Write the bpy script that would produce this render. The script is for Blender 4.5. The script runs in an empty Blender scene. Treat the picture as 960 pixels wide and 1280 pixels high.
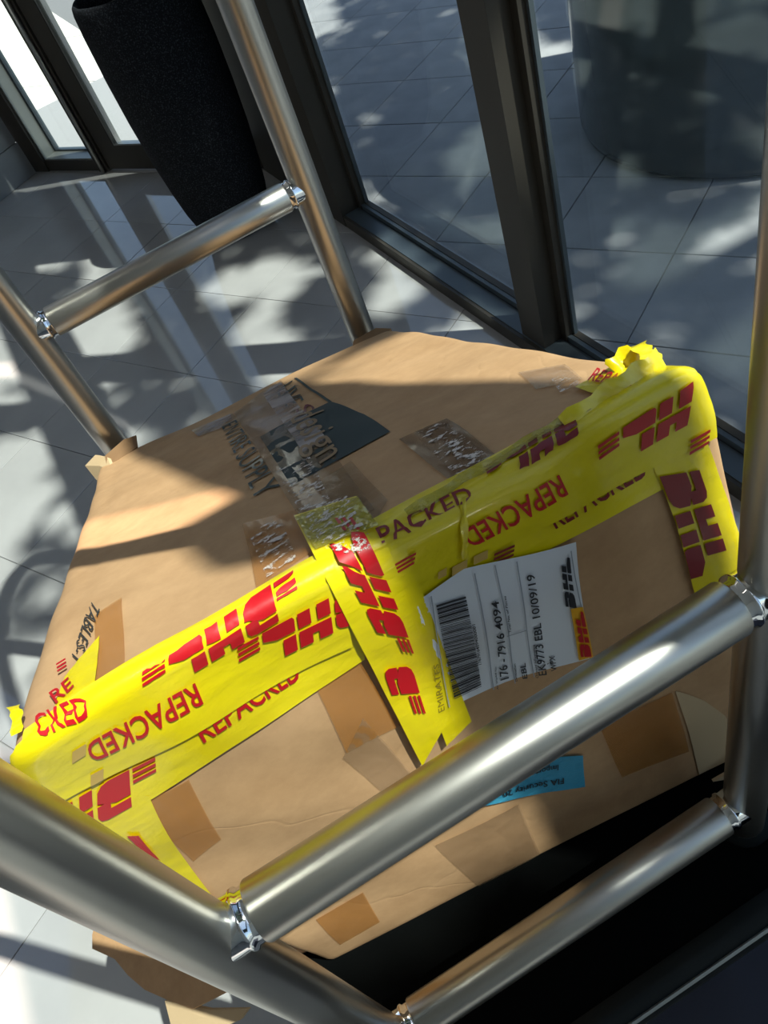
import bpy, bmesh, math, random
from mathutils import Vector, Matrix
from mathutils.bvhtree import BVHTree

# ---------------------------------------------------------------- camera, sky, sun, exposure
S = 1.0                                  # one unit of the layout below in metres
scene = bpy.context.scene
col = scene.collection
FL = -0.70                                # floor level (layout units)
CAM = (0.2074, -0.2728, 1.0601)
cam_d = bpy.data.cameras.new('camera')
cam_d.sensor_fit = 'HORIZONTAL'
cam_d.sensor_width = 36.0
cam_d.lens = 36.0 * 1000.0 / 960.0
cam_d.clip_start = 0.01
cam_d.clip_end = 500
cam = bpy.data.objects.new('camera', cam_d)
col.objects.link(cam)
RX = Vector((0.8565, -0.4318, -0.2827)); RY = Vector((-0.5052, -0.5893, -0.6305)); RZ = Vector((0.1056, 0.6829, -0.7228))
M = Matrix((RX, -RY, -RZ)).transposed().to_4x4()
M.translation = Vector(CAM) * S
cam.matrix_world = M
scene.camera = cam

SUN = Vector((-0.74, 0.672, -1.626)).normalized()     # direction the sunlight travels
sun_d = bpy.data.lights.new('sun', 'SUN')
sun_d.energy = 10.5
sun_d.angle = math.radians(0.53)
sun_d.color = (1.0, 0.93, 0.82)
sun = bpy.data.objects.new('sun', sun_d)
sun.rotation_euler = SUN.to_track_quat('-Z', 'Y').to_euler()
sun.location = (6, -6, 12)
col.objects.link(sun)

world = bpy.data.worlds.new('sky')
scene.world = world
world.use_nodes = True
wn = world.node_tree.nodes; wl = world.node_tree.links
sky = wn.new('ShaderNodeTexSky')
sky.sky_type = 'NISHITA'
sky.sun_disc = False
sky.sun_elevation = math.asin(-SUN.z)
sky.sun_rotation = math.atan2(-SUN.x, -SUN.y)
sky.air_density = 1.0
sky.dust_density = 0.6
hs = wn.new('ShaderNodeHueSaturation'); hs.inputs['Saturation'].default_value = 0.78
wl.new(sky.outputs[0], hs.inputs['Color']); wl.new(hs.outputs[0], wn['Background'].inputs['Color'])
wn['Background'].inputs['Strength'].default_value = 0.18

scene.view_settings.view_transform = 'Standard'
scene.view_settings.look = 'None'
scene.view_settings.gamma = 1.0
scene.view_settings.use_curve_mapping = False
scene.view_settings.exposure = 0.18
scene.cycles.max_bounces = 10
scene.cycles.transparent_max_bounces = 24
scene.cycles.caustics_reflective = False
scene.cycles.caustics_refractive = False

rnd = random.Random(7)

# ---------------------------------------------------------------- helpers
def obj(name, verts, faces, mat, parent=None, smooth=False, label=None, kind=None, origin=None):
    """one mesh object; verts in layout units, world space"""
    me = bpy.data.meshes.new(name)
    o0 = Vector(origin) if origin is not None else Vector((0, 0, 0))
    me.from_pydata([((Vector(v) - o0) * S)[:] for v in verts], [], faces)
    me.update()
    if smooth:
        me.polygons.foreach_set('use_smooth', [True] * len(me.polygons))
    ob = bpy.data.objects.new(name, me)
    col.objects.link(ob)
    if mat is not None:
        me.materials.append(mat)
    ob.location = o0 * S
    if parent is not None:
        ob.parent = parent
        ob.matrix_parent_inverse = world_of(parent).inverted()
    if label: ob['label'] = label
    if kind: ob['kind'] = kind
    return ob

def world_of(o):
    m = Matrix.Translation(o.location) @ o.rotation_euler.to_matrix().to_4x4()
    if o.parent is not None:
        m = world_of(o.parent) @ o.matrix_parent_inverse @ m
    return m

def empty(name, loc, label=None, cat=None, group=None, kind=None):
    o = bpy.data.objects.new(name, None)
    o.location = Vector(loc) * S
    o.empty_display_size = 0.05
    col.objects.link(o)
    if label: o['label'] = label
    if cat: o['category'] = cat
    if group: o['group'] = group
    if kind: o['kind'] = kind
    return o

def tag(o, label, cat, group=None):
    o['label'] = label; o['category'] = cat
    if group: o['group'] = group
    return o

class MB:
    """collects verts and faces"""
    def __init__(self): self.v = []; self.f = []
    def add(self, v, f):
        n = len(self.v); self.v += [tuple(p) for p in v]; self.f += [tuple(i + n for i in q) for q in f]
        return self
    def box(self, o, a, b, c):
        """box from corner o along three edge vectors"""
        o, a, b, c = Vector(o), Vector(a), Vector(b), Vector(c)
        v = [o, o + a, o + a + b, o + b, o + c, o + a + c, o + a + b + c, o + b + c]
        f = [(0, 3, 2, 1), (4, 5, 6, 7), (0, 1, 5, 4), (1, 2, 6, 5), (2, 3, 7, 6), (3, 0, 4, 7)]
        if a.cross(b).dot(c) < 0: f = [q[::-1] for q in f]
        return self.add(v, f)
    def abox(self, x0, x1, y0, y1, z0, z1):
        return self.box((x0, y0, z0), (x1 - x0, 0, 0), (0, y1 - y0, 0), (0, 0, z1 - z0))
    def tube(self, pts, r, n=28, cap=True):
        pts = [Vector(p) for p in pts]
        m = len(pts); rs = r if isinstance(r, (list, tuple)) else [r] * m
        ref = None; base = len(self.v)
        for i, p in enumerate(pts):
            d = (pts[min(i + 1, m - 1)] - pts[max(i - 1, 0)]).normalized()
            if ref is None:
                ref = d.orthogonal().normalized()
            ref = (ref - d * ref.dot(d)).normalized()
            e = d.cross(ref)
            for k in range(n):
                t = 2 * math.pi * k / n
                self.v.append(tuple(p + (ref * math.cos(t) + e * math.sin(t)) * rs[i]))
        for i in range(m - 1):
            for k in range(n):
                a = base + i * n + k; b = base + i * n + (k + 1) % n
                self.f.append((a, b, b + n, a + n))
        if cap:
            self.f.append(tuple(base + k for k in range(n))[::-1])
            self.f.append(tuple(base + (m - 1) * n + k for k in range(n)))
        return self
    def lathe(self, c, prof, n=48, cap=True):
        """prof: list of (radius, z), around a vertical axis"""
        base = len(self.v); m = len(prof)
        for r, z in prof:
            for k in range(n):
                t = 2 * math.pi * k / n
                self.v.append((c[0] + r * math.cos(t), c[1] + r * math.sin(t), c[2] + z))
        for i in range(m - 1):
            for k in range(n):
                a = base + i * n + k; b = base + i * n + (k + 1) % n
                self.f.append((a, b, b + n, a + n))
        if cap:
            self.f.append(tuple(base + k for k in range(n))[::-1])
            self.f.append(tuple(base + (m - 1) * n + k for k in range(n)))
        return self
    def make(self, name, mat, parent=None, smooth=False, **k):
        return obj(name, self.v, self.f, mat, parent, smooth, **k)

def smooth_by_angle(o, deg=40):
    """smooth shading with sharp edges kept where faces meet steeply"""
    bm = bmesh.new(); bm.from_mesh(o.data)
    lim = math.radians(deg)
    for f in bm.faces: f.smooth = True
    for e in bm.edges:
        if len(e.link_faces) == 2 and e.calc_face_angle(0) > lim: e.smooth = False
    bm.to_mesh(o.data); bm.free()
    return o

# ---------------------------------------------------------------- materials
def mat(name, base, rough=0.5, metal=0.0, spec=0.5, coat=0.0, coat_rough=0.1):
    m = bpy.data.materials.new(name); m.use_nodes = True
    b = m.node_tree.nodes['Principled BSDF']
    b.inputs['Base Color'].default_value = (*base, 1)
    b.inputs['Roughness'].default_value = rough
    b.inputs['Metallic'].default_value = metal
    b.inputs['Specular IOR Level'].default_value = spec
    b.inputs['Coat Weight'].default_value = coat
    b.inputs['Coat Roughness'].default_value = coat_rough
    return m

def nodes(m): return m.node_tree.nodes, m.node_tree.links, m.node_tree.nodes['Principled BSDF']

def noise(m, scale, detail=3, stretch=None, rough=0.55):
    n, l, b = nodes(m)
    tc = n.new('ShaderNodeTexCoord')
    t = n.new('ShaderNodeTexNoise'); t.inputs['Scale'].default_value = scale; t.inputs['Detail'].default_value = detail
    t.inputs['Roughness'].default_value = rough
    if stretch:
        mp = n.new('ShaderNodeMapping'); mp.inputs['Scale'].default_value = stretch
        l.new(tc.outputs['Object'], mp.inputs['Vector']); l.new(mp.outputs[0], t.inputs['Vector'])
    else:
        l.new(tc.outputs['Object'], t.inputs['Vector'])
    return t

def ramp(m, src, stops):
    n, l, b = nodes(m)
    r = n.new('ShaderNodeValToRGB')
    e = r.color_ramp.elements
    while len(e) < len(stops): e.new(0.5)
    for i, (p, c) in enumerate(stops):
        e[i].position = p; e[i].color = (*c, 1) if len(c) == 3 else c
    l.new(src, r.inputs['Fac'])
    return r

def colour_noise(m, scale, c0, c1, lo=0.35, hi=0.65, **k):
    t = noise(m, scale, **k)
    r = ramp(m, t.outputs['Fac'], [(lo, c0), (hi, c1)])
    m.node_tree.links.new(r.outputs['Color'], nodes(m)[2].inputs['Base Color'])
    return t

def bump_from(m, src, strength, dist=0.002):
    n, l, b = nodes(m)
    bp = n.new('ShaderNodeBump'); bp.inputs['Strength'].default_value = strength; bp.inputs['Distance'].default_value = dist
    l.new(src, bp.inputs['Height'])
    if b.inputs['Normal'].is_linked:
        l.new(b.inputs['Normal'].links[0].from_socket, bp.inputs['Normal'])
    l.new(bp.outputs[0], b.inputs['Normal'])

def rough_noise(m, scale, lo, hi, **k):
    t = noise(m, scale, **k)
    r = ramp(m, t.outputs['Fac'], [(0.3, (lo,) * 3), (0.7, (hi,) * 3)])
    m.node_tree.links.new(r.outputs['Color'], nodes(m)[2].inputs['Roughness'])

def see_through(m, amount):
    """mix the surface with plain transparency (film)"""
    n, l, b = nodes(m)
    out = n['Material Output']
    tr = n.new('ShaderNodeBsdfTransparent'); mx = n.new('ShaderNodeMixShader')
    if isinstance(amount, float): mx.inputs[0].default_value = amount
    else: l.new(amount, mx.inputs[0])
    l.new(b.outputs[0], mx.inputs[1]); l.new(tr.outputs[0], mx.inputs[2]); l.new(mx.outputs[0], out.inputs['Surface'])
    return tr

M_steel = mat('brushed_steel', (0.46, 0.447, 0.415), 0.27, 1.0)
rough_noise(M_steel, 4, 0.29, 0.37, detail=0)
M_chrome = mat('polished_weld', (0.75, 0.77, 0.80), 0.06, 1.0)
M_carpet = mat('black_deck_mat', (0.004, 0.0045, 0.0045), 0.9, spec=0.0)
bump_from(M_carpet, noise(M_carpet, 500, 2).outputs['Fac'], 0.3, 0.001)
M_rubber = mat('black_rubber', (0.010, 0.013, 0.014), 0.6, spec=0.15)
bump_from(M_rubber, noise(M_rubber, 8, 3, (1, 40, 40)).outputs['Fac'], 0.12, 0.002)
M_strip = mat('steel_trim_line', (0.30, 0.32, 0.32), 0.45, 0.6)
M_card = mat('cardboard', (0.5, 0.3, 0.15), 0.78, spec=0.25)
colour_noise(M_card, 14, (0.46, 0.268, 0.132), (0.60, 0.365, 0.19), 0.3, 0.7, detail=8, rough=0.7)
bump_from(M_card, noise(M_card, 90, 3, (1, .35, 1)).outputs['Fac'], 0.12, 0.0012)
bump_from(M_card, noise(M_card, 7, 3).outputs['Fac'], 0.25, 0.006)
n_, l_, b_ = nodes(M_card)
tc_ = n_.new('ShaderNodeTexCoord'); wv = n_.new('ShaderNodeTexVoronoi'); wv.feature = 'DISTANCE_TO_EDGE'; wv.inputs['Scale'].default_value = 4.5
nz_ = n_.new('ShaderNodeTexNoise'); nz_.inputs['Scale'].default_value = 6
mxv = n_.new('ShaderNodeMix'); mxv.data_type = 'VECTOR'; mxv.inputs['Factor'].default_value = 0.25
l_.new(tc_.outputs['Object'], nz_.inputs['Vector']); l_.new(tc_.outputs['Object'], mxv.inputs['A']); l_.new(nz_.outputs['Color'], mxv.inputs['B'])
l_.new(mxv.outputs['Result'], wv.inputs['Vector'])
cr = ramp(M_card, wv.outputs['Distance'], [(0.0, (0.0,) * 3), (0.02, (1.0,) * 3)])
bump_from(M_card, cr.outputs['Color'], 0.2, 0.0010)
M_card_in = mat('cardboard_inside', (0.60, 0.44, 0.26), 0.85, spec=0.2)
bump_from(M_card_in, noise(M_card_in, 60, 3).outputs['Fac'], 0.2, 0.002)
M_card_dark = mat('cardboard_core', (0.24, 0.14, 0.07), 0.85, spec=0.2)
M_yellow = mat('yellow_tape', (0.86, 0.68, 0.0), 0.36, coat=0.5, coat_rough=0.12)
colour_noise(M_yellow, 5, (0.78, 0.60, 0.0), (0.92, 0.76, 0.004), 0.3, 0.7, detail=4)
bump_from(M_yellow, noise(M_yellow, 22, 4, (1, 1.6, 1.6)).outputs['Fac'], 0.35, 0.005)
M_yellow_thin = mat('wrinkled_yellow_film', (0.55, 0.46, 0.02), 0.25, coat=0.8, coat_rough=0.06)
bump_from(M_yellow_thin, noise(M_yellow_thin, 28, 6, (1, 1.8, 1.8), rough=0.7).outputs['Fac'], 1.0, 0.012)
see_through(M_yellow_thin, 0.25)
def ink(name, c, r=0.42):
    m = mat(name, c, r, coat=0.25, coat_rough=0.12); return m
INK = {
    'red': ink('red_print', (0.52, 0.004, 0.010)), 'darkred': ink('dark_red_print', (0.22, 0.008, 0.012)),
    'ink': ink('label_black', (0.012, 0.013, 0.018)), 'green': ink('dark_green_print', (0.045, 0.060, 0.055), 0.7),
    'maroon': ink('maroon_print', (0.13, 0.012, 0.02), 0.7), 'beige': ink('beige_print', (0.30, 0.20, 0.11), 0.7),
    'olive': ink('olive_print', (0.28, 0.20, 0.01)), 'black': ink('marker_black', (0.03, 0.028, 0.026), 0.7),
    'grey': ink('grey_rule', (0.36, 0.38, 0.42)),
}
M_green = mat('dark_green_block', (0.020, 0.034, 0.036), 0.7)
M_paper = mat('white_paper', (0.80, 0.82, 0.86), 0.45, coat=0.3, coat_rough=0.2)
M_blue = mat('blue_label', (0.055, 0.33, 0.50), 0.35, coat=0.3)
bump_from(M_blue, noise(M_blue, 55, 3).outputs['Fac'], 0.55, 0.004)
M_orange = mat('orange_sticker', (0.85, 0.42, 0.01), 0.4)
M_tan = mat('tan_tape', (0.55, 0.22, 0.035), 0.25, coat=0.3)
bump_from(M_tan, noise(M_tan, 26, 4).outputs['Fac'], 0.3, 0.003)
see_through(M_tan, 0.50)
M_brown = mat('brown_tape', (0.24, 0.135, 0.07), 0.22, coat=0.4)
bump_from(M_brown, noise(M_brown, 26, 4).outputs['Fac'], 0.3, 0.003)
see_through(M_brown, 0.30)
M_clear = mat('clear_tape', (0.42, 0.27, 0.15), 0.12, coat=0.6, coat_rough=0.05)
bump_from(M_clear, noise(M_clear, 30, 5).outputs['Fac'], 0.5, 0.004)
see_through(M_clear, 0.55)
M_resid = mat('paper_residue', (0.55, 0.47, 0.44), 0.8)
tn = noise(M_resid, 9, 5, (1, 3, 3))
see_through(M_resid, ramp(M_resid, tn.outputs['Fac'], [(0.38, (0.25,) * 3), (0.62, (0.85,) * 3)]).outputs['Color'])
M_flake = mat('white_flakes', (0.72, 0.64, 0.58), 0.6)
tn = noise(M_flake, 75, 6, (1, 1.3, 1.3), rough=0.75)
see_through(M_flake, ramp(M_flake, tn.outputs['Fac'], [(0.42, (0,) * 3), (0.46, (1,) * 3)]).outputs['Color'])
M_window = mat('pale_gap_in_print', (0.62, 0.40, 0.10), 0.4)
M_stain = mat('ink_stain', (0.04, 0.025, 0.02), 0.6)
tn = noise(M_stain, 120, 3)
see_through(M_stain, ramp(M_stain, tn.outputs['Fac'], [(0.42, (0,) * 3), (0.5, (1,) * 3)]).outputs['Color'])

M_tile = mat('polished_tile', (0.5, 0.5, 0.5), 0.05, spec=0.6, coat=0.7, coat_rough=0.03)
nodes(M_tile)[2].inputs['Coat IOR'].default_value = 1.75
colour_noise(M_tile, 2.2, (0.37, 0.367, 0.362), (0.45, 0.446, 0.44), 0.3, 0.7, detail=6)
M_grout = mat('tile_joint', (0.30, 0.30, 0.30), 0.8)
M_paver = mat('stone_paver', (0.5, 0.5, 0.5), 0.75, spec=0.3)
colour_noise(M_paver, 5, (0.25, 0.255, 0.265), (0.34, 0.34, 0.345), 0.3, 0.7, detail=6)
M_paver_light = mat('pale_paver', (0.72, 0.69, 0.62), 0.75, spec=0.3)
M_paver_joint = mat('paver_joint', (0.17, 0.17, 0.17), 0.9)
M_frame = mat('dark_bronze_frame', (0.040, 0.035, 0.028), 0.5, 0.0, spec=0.35)
M_frame_light = mat('grey_reveal', (0.30, 0.32, 0.30), 0.4, 0.3)
M_alu = mat('aluminium_strip', (0.42, 0.42, 0.40), 0.3, 0.9)
M_gasket = mat('blue_grey_gasket', (0.07, 0.09, 0.105), 0.35, 0.2)
M_stone = mat('grey_wall_stone', (0.30, 0.32, 0.33), 0.35)
colour_noise(M_stone, 4, (0.26, 0.28, 0.29), (0.34, 0.36, 0.37), 0.3, 0.7, detail=5)
M_plaster = mat('ceiling_plaster', (0.62, 0.62, 0.60), 0.8)
M_wall = mat('lobby_wall', (0.66, 0.65, 0.61), 0.7)
M_floor_shade = mat('floor_shade_dark', (0.055, 0.056, 0.072), 0.9, spec=0.1)  # floor shade put into a dark colour
bump_from(M_floor_shade, noise(M_floor_shade, 300, 2).outputs['Fac'], 0.3, 0.002)
M_planter = mat('black_fibre_planter', (0.010, 0.011, 0.013), 0.8, spec=0.1)
tn = noise(M_planter, 180, 3)
M_planter.node_tree.links.new(ramp(M_planter, tn.outputs['Fac'], [(0.52, (0.006, 0.007, 0.009)), (0.74, (0.05, 0.055, 0.065))]).outputs['Color'], nodes(M_planter)[2].inputs['Base Color'])
bump_from(M_planter, noise(M_planter, 150, 3).outputs['Fac'], 0.5, 0.004)
M_soil = mat('soil', (0.03, 0.022, 0.015), 0.95)
M_drum = mat('dark_glossy_drum', (0.050, 0.062, 0.065), 0.16, spec=0.7)
M_leaf = mat('leaf', (0.05, 0.11, 0.025), 0.5)
M_bark = mat('bark', (0.09, 0.065, 0.045), 0.9)
M_ground = mat('outer_ground', (0.46, 0.45, 0.43), 0.85)
M_hedge = mat('hedge', (0.03, 0.06, 0.02), 0.8)

M_glass = bpy.data.materials.new('tinted_glass'); M_glass.use_nodes = True
n = M_glass.node_tree.nodes; l = M_glass.node_tree.links
n.remove(n['Principled BSDF'])
tr = n.new('ShaderNodeBsdfTransparent'); tr.inputs[0].default_value = (0.83, 0.89, 0.905, 1)
gl = n.new('ShaderNodeBsdfGlossy'); gl.inputs['Roughness'].default_value = 0.0; gl.inputs[0].default_value = (0.9, 1, 1, 1)
lw = n.new('ShaderNodeLayerWeight'); lw.inputs['Blend'].default_value = 0.5
pw = n.new('ShaderNodeMath'); pw.operation = 'POWER'; pw.inputs[1].default_value = 5.0
ma = n.new('ShaderNodeMath'); ma.operation = 'MULTIPLY_ADD'; ma.inputs[1].default_value = 0.95; ma.inputs[2].default_value = 0.045
l.new(lw.outputs['Facing'], pw.inputs[0]); l.new(pw.outputs[0], ma.inputs[0])
mx = n.new('ShaderNodeMixShader')
l.new(ma.outputs[0], mx.inputs[0]); l.new(tr.outputs[0], mx.inputs[1]); l.new(gl.outputs[0], mx.inputs[2])
l.new(mx.outputs[0], n['Material Output'].inputs['Surface'])

# ---------------------------------------------------------------- floor and paving
AX = Vector((0.5446, -0.8387, 0)); BX_ = Vector((0.8387, 0.5446, 0))     # tile axes, those of the door wall
TS = 0.495
def clip(poly, p, nrm):
    out = []
    for i in range(len(poly)):
        a, b = poly[i], poly[(i + 1) % len(poly)]
        da, db = (a - p).dot(nrm), (b - p).dot(nrm)
        if da >= 0: out.append(a)
        if da * db < 0: out.append(a + (b - a) * (da / (da - db)))
    return out
K = Vector((-0.055, 5.680, FL))                                           # corner of door wall and stone wall
NIN = Vector((-0.8387, -0.5446, 0))                                       # door wall normal, into the room
WO = Vector((1.234, 3.05, 0)); WE = Vector((0.063, -0.998, 0)).normalized(); WI = Vector((-WE.y, WE.x, 0)) * -1   # window wall: origin, along it, into the room
if WI.x > 0: WI = -WI
def fp(t, d, z): return WO + WE * t + WI * d + Vector((0, 0, FL + z))
def fbox(mb, t0, t1, d0, d1, z0, z1):
    return mb.box(fp(t0, d0, z0), WE * (t1 - t0), WI * (d1 - d0), Vector((0, 0, z1 - z0)))

floor = MB().abox(-7, 1.25, -6, 7, FL - 0.2, FL - 0.006).make('floor', M_grout, kind='structure')
paving = MB().abox(1.25, 30, -12, 40, FL - 0.22, FL - 0.028).abox(-12, 1.25, 7, 40, FL - 0.22, FL - 0.028).make('pavement', M_paver_joint, kind='structure')
outer = MB().abox(-60, 60, -60, 60, FL - 0.6, FL - 0.25).make('ground', M_ground, kind='structure')
def tiles(i0, i1, j0, j1, test, planes, zt, joint, parent, name, m, bev):
    for i in range(i0, i1):
        for j in range(j0, j1):
            c = AX * (i * TS + OA) + BX_ * (j * TS + OB)
            if not test(c + AX * TS / 2 + BX_ * TS / 2): continue
            g = joint / 2
            q = [c + AX * a + BX_ * b for a, b in ((g, g), (TS - g, g), (TS - g, TS - g), (g, TS - g))]
            for p, nr in planes: q = clip(q, p, nr)
            if len(q) < 3: continue
            k = len(q); cen = sum(q, Vector()) / k
            inn = [v + (cen - v).normalized() * bev for v in q]
            ar = sum(((q[t] - cen).cross(q[(t + 1) % k] - cen)).z for t in range(k))
            if ar < 0: q.reverse(); inn.reverse()
            dz = rnd.uniform(-0.0006, 0.0006)
            V = [(v.x, v.y, zt - 0.02) for v in q] + [(v.x, v.y, zt - bev + dz) for v in q] + [(v.x, v.y, zt + dz) for v in inn]
            F = [tuple(range(2 * k, 3 * k))]
            for t in range(k):
                u = (t + 1) % k
                F += [(t, u, u + k, t + k), (t + k, u + k, u + 2 * k, t + 2 * k)]
            obj(name, V, F, m, parent, origin=(cen.x, cen.y, zt))
OA, OB = 0.375, 0.06
tiles(-18, 6, -8, 8, lambda c: -1.9 < c.x < 1.6 and -1.0 < c.y < 6.0,
      [(fp(0, 0.06, 0), WI), (K, NIN)], FL, 0.003, floor, 'floor_tile', M_tile, 0.0008)
OA, OB = 0.019, 0.06
tiles(-22, 3, -2, 16, lambda c: 0.8 < c.x < 6.0 and 0.2 < c.y < 8.5,
      [(fp(0, 0.02, 0), -WI)], FL - 0.02, 0.0045, paving, 'paver', M_paver, 0.002)
# paving seen through the glazed doors
TSo = TS; TS = 0.99
OA, OB = 0.25, 0.42
tiles(-14, 0, 2, 9, lambda c: c.x < 2.6 and c.y < 12.5 and (c - K).dot(-NIN) > 0.0,
      [(K - NIN * 0.14, -NIN), (fp(0, 0.025, 0), WI)], FL - 0.02, 0.010, paving, 'paver', M_paver_light, 0.003)
TS = TSo

m_ = MB().abox(0.30, 1.02, -2.2, -0.02, FL + 0.0005, FL + 0.010).make('floor_shade_sheet', M_floor_shade)  # added dark sheet, stands in for shade on the floor here
tag(m_, 'dark sheet added as shade on the floor beside the cart front', 'mat')  # added shade sheet, not a real mat

# ---------------------------------------------------------------- window wall on the right
CEIL = 5.2                                    # height over the floor
def facade():
    sl = MB(); fbox(sl, -1.1, 8.0, 0.0, 0.135, 0, 0.05)
    sill = sl.make('trim_1', M_frame, kind='structure')
    m = MB(); fbox(m, 0.0, 8.0, 0.03, 0.046, 0.05, 0.072); m.make('gasket', M_gasket, sill)
    m = MB(); fbox(m, 0.0, 8.0, 0.050, 0.122, 0.05, 0.053); m.make('sill_plate', M_gasket, sill)
    bays = [(0.0, 1.316), (1.44, 3.80), (3.925, 5.2), (5.32, 7.9)]
    for k, (t0, t1) in enumerate(bays):
        fr = MB()
        zt = 3.41 if k < 2 else CEIL if k == 3 else 3.9
        fbox(fr, t0, t0 + 0.03, 0.006, 0.05, 0.05, zt); fbox(fr, t1 - 0.03, t1, 0.006, 0.05, 0.05, zt); fbox(fr, t0 + 0.03, t1 - 0.03, 0.006, 0.03, 0.05, 0.075)
        f = fr.make('window_%d' % (k + 1), M_frame, kind='structure')
        m = MB(); fbox(m, t0 + 0.025, t1 - 0.025, -0.005, 0.005, 0.07, CEIL); m.make('pane', M_glass, f)
        for te in (t0 + 0.030, t1 - 0.042):
            m = MB(); fbox(m, te, te + 0.012, 0.012, 0.026, 0.075, zt); m.make('gasket', M_gasket, f)
    # mullions standing proud of the glass
    m = MB(); fbox(m, 1.316, 1.44, -0.005, 0.117, 0, 3.7); m.make('trim_2', M_frame, kind='structure')
    m = MB(); fbox(m, 3.80, 3.925, -0.005, 0.117, 0, 3.98); m.make('trim_3', M_frame, kind='structure')
    m = MB(); fbox(m, 5.2, 5.32, -0.08, 0.117, 0, CEIL); m.make('trim_6', M_frame, kind='structure')
    # deep header over the panes, slim bar in the clerestory
    m = MB(); fbox(m, -0.05, 4.03, -0.03, 0.03, 3.41, 3.985); m.make('trim_7', M_frame, kind='structure')
    m = MB(); fbox(m, 1.76, 1.88, -0.05, 0.10, 3.985, CEIL); m.make('trim_8', M_frame, kind='structure')
    # broad cladded column where window wall and door wall meet
    m = MB(); fbox(m, -1.15, 0.0, 0.0, 0.137, 0, CEIL); m.make('trim_4', M_frame, kind='structure')
facade()

# ---------------------------------------------------------------- door wall at the far end
UZ = Vector((0, 0, 1))
def wp(t, d, z): return K + AX * t - NIN * d + UZ * z       # along the wall, depth outwards, height over floor
def wbox(mb, t0, t1, d0, d1, z0, z1):
    return mb.box(wp(t0, d0, z0), AX * (t1 - t0), -NIN * (d1 - d0), UZ * (z1 - z0))
HW = 2.6
sw = MB(); wbox(sw, -0.02, 0.135, -0.012, 0.15, 0, HW); wbox(sw, 0.135, 0.645, 0.0, 0.15, 0, 0.068); wbox(sw, 0.645, 0.74, -0.012, 0.15, 0, HW)
side = sw.make('window_5', M_frame, kind='structure')
rv = MB(); wbox(rv, 0.135, 0.147, 0.008, 0.125, 0.068, HW); wbox(rv, 0.147, 0.645, 0.008, 0.125, 0.068, 0.076)
rv.make('reveal', M_frame_light, side)
gk = MB(); wbox(gk, 0.147, 0.165, 0.10, 0.13, 0.076, HW); wbox(gk, 0.165, 0.645, 0.10, 0.13, 0.076, 0.088)
gk.make('gasket', M_gasket, side)
pn = MB(); wbox(pn, 0.15, 0.645, 0.115, 0.121, 0.08, HW); pn.make('pane', M_glass, side)
al = MB().tube([wp(0.705, -0.024, 0.0), wp(0.705, -0.024, HW)], 0.014, 16); al.make('pull_strip', M_alu, side, True)
for k, (t0, t1) in enumerate(((0.745, 1.62), (1.64, 2.45))):
    dm = MB()
    wbox(dm, t0, t0 + 0.145, 0.0, 0.05, 0.012, HW); wbox(dm, t1 - 0.10, t1, 0.0, 0.05, 0.012, HW); wbox(dm, t0 + 0.145, t1 - 0.10, 0.0, 0.05, 0.012, 0.155)
    d = dm.make('door_%d' % (k + 1), M_frame, kind='structure')
    sb = MB(); wbox(sb, t0 + 0.145, t0 + 0.155, 0.003, 0.045, 0.155, HW); wbox(sb, t0 + 0.155, t1 - 0.10, 0.003, 0.045, 0.155, 0.164)
    wbox(sb, t0 + 0.168, t0 + 0.178, 0.012, 0.045, 0.164, HW)
    sb.make('glazing_bead', M_alu, d)
    pn = MB(); wbox(pn, t0 + 0.15, t1 - 0.10, 0.026, 0.032, 0.158, HW); pn.make('pane', M_glass, d)
hd = MB(); wbox(hd, -0.02, 2.5, -0.012, 0.16, HW, CEIL); hd.make('trim_5', M_frame, kind='structure')

# stone clad wall to the left of the doors
WD = -BX_; WN = AX.copy()
wl_ = MB().box(K + WD * 0.02 - WN * 0.016, WD * 2.6, -WN * 0.2, UZ * 3.0).make('wall_left', M_grout, kind='structure')
for a in range(3):
    for b, (z0, z1) in enumerate(((0, 0.21), (0.21, 0.71), (0.71, 1.21), (1.21, 1.71), (1.71, 2.21))):
        MB().box(K + WD * (0.024 + a * 0.80) - WN * 0.017 + UZ * (z0 + 0.002), WD * 0.796, WN * (0.018 + (0.010 if b == 0 else 0)), UZ * (z1 - z0 - 0.004)).make('stone_panel', M_stone, wl_)
cq = [fp(8, 0.2, CEIL), fp(-1.15, 0.2, CEIL), wp(-0.02, 0.1, CEIL), wp(-4.5, 0.1, CEIL), Vector((-5.0, -4.9, FL + CEIL))]
obj('ceiling', cq + [v + UZ * 0.3 for v in cq], [(0, 1, 2, 3, 4), (9, 8, 7, 6, 5)] + [(i, i + 5, (i + 1) % 5 + 5, (i + 1) % 5) for i in range(5)], M_plaster, kind='structure')

MB().abox(-4.7, -4.5, -4.6, 4.5, FL, FL + CEIL).make('wall_side', M_wall, kind='structure')
MB().abox(-4.7, 1.75, -4.8, -4.6, FL, FL + CEIL).make('wall_back', M_wall, kind='structure')

# ---------------------------------------------------------------- outside: drum planter, tree, hedge
drum = empty('round_planter', (2.85, 2.44, FL - 0.02), 'huge dark glossy round planter standing outside behind the window glass', 'planter')
MB().lathe((2.85, 2.44, FL - 0.02), [(0.70, 0), (0.725, 0.015), (0.735, 0.05), (0.738, 0.3), (0.738, 1.68), (0.73, 1.71), (0.66, 1.72), (0.65, 1.69), (0.65, 1.6)], 96, True).make('planter_shell', M_drum, drum, True)
MB().lathe((2.85, 2.44, FL - 0.02), [(0.64, 1.6), (0.4, 1.64), (0.04, 1.66)], 40, True).make('soil', M_soil, drum, True)

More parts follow.
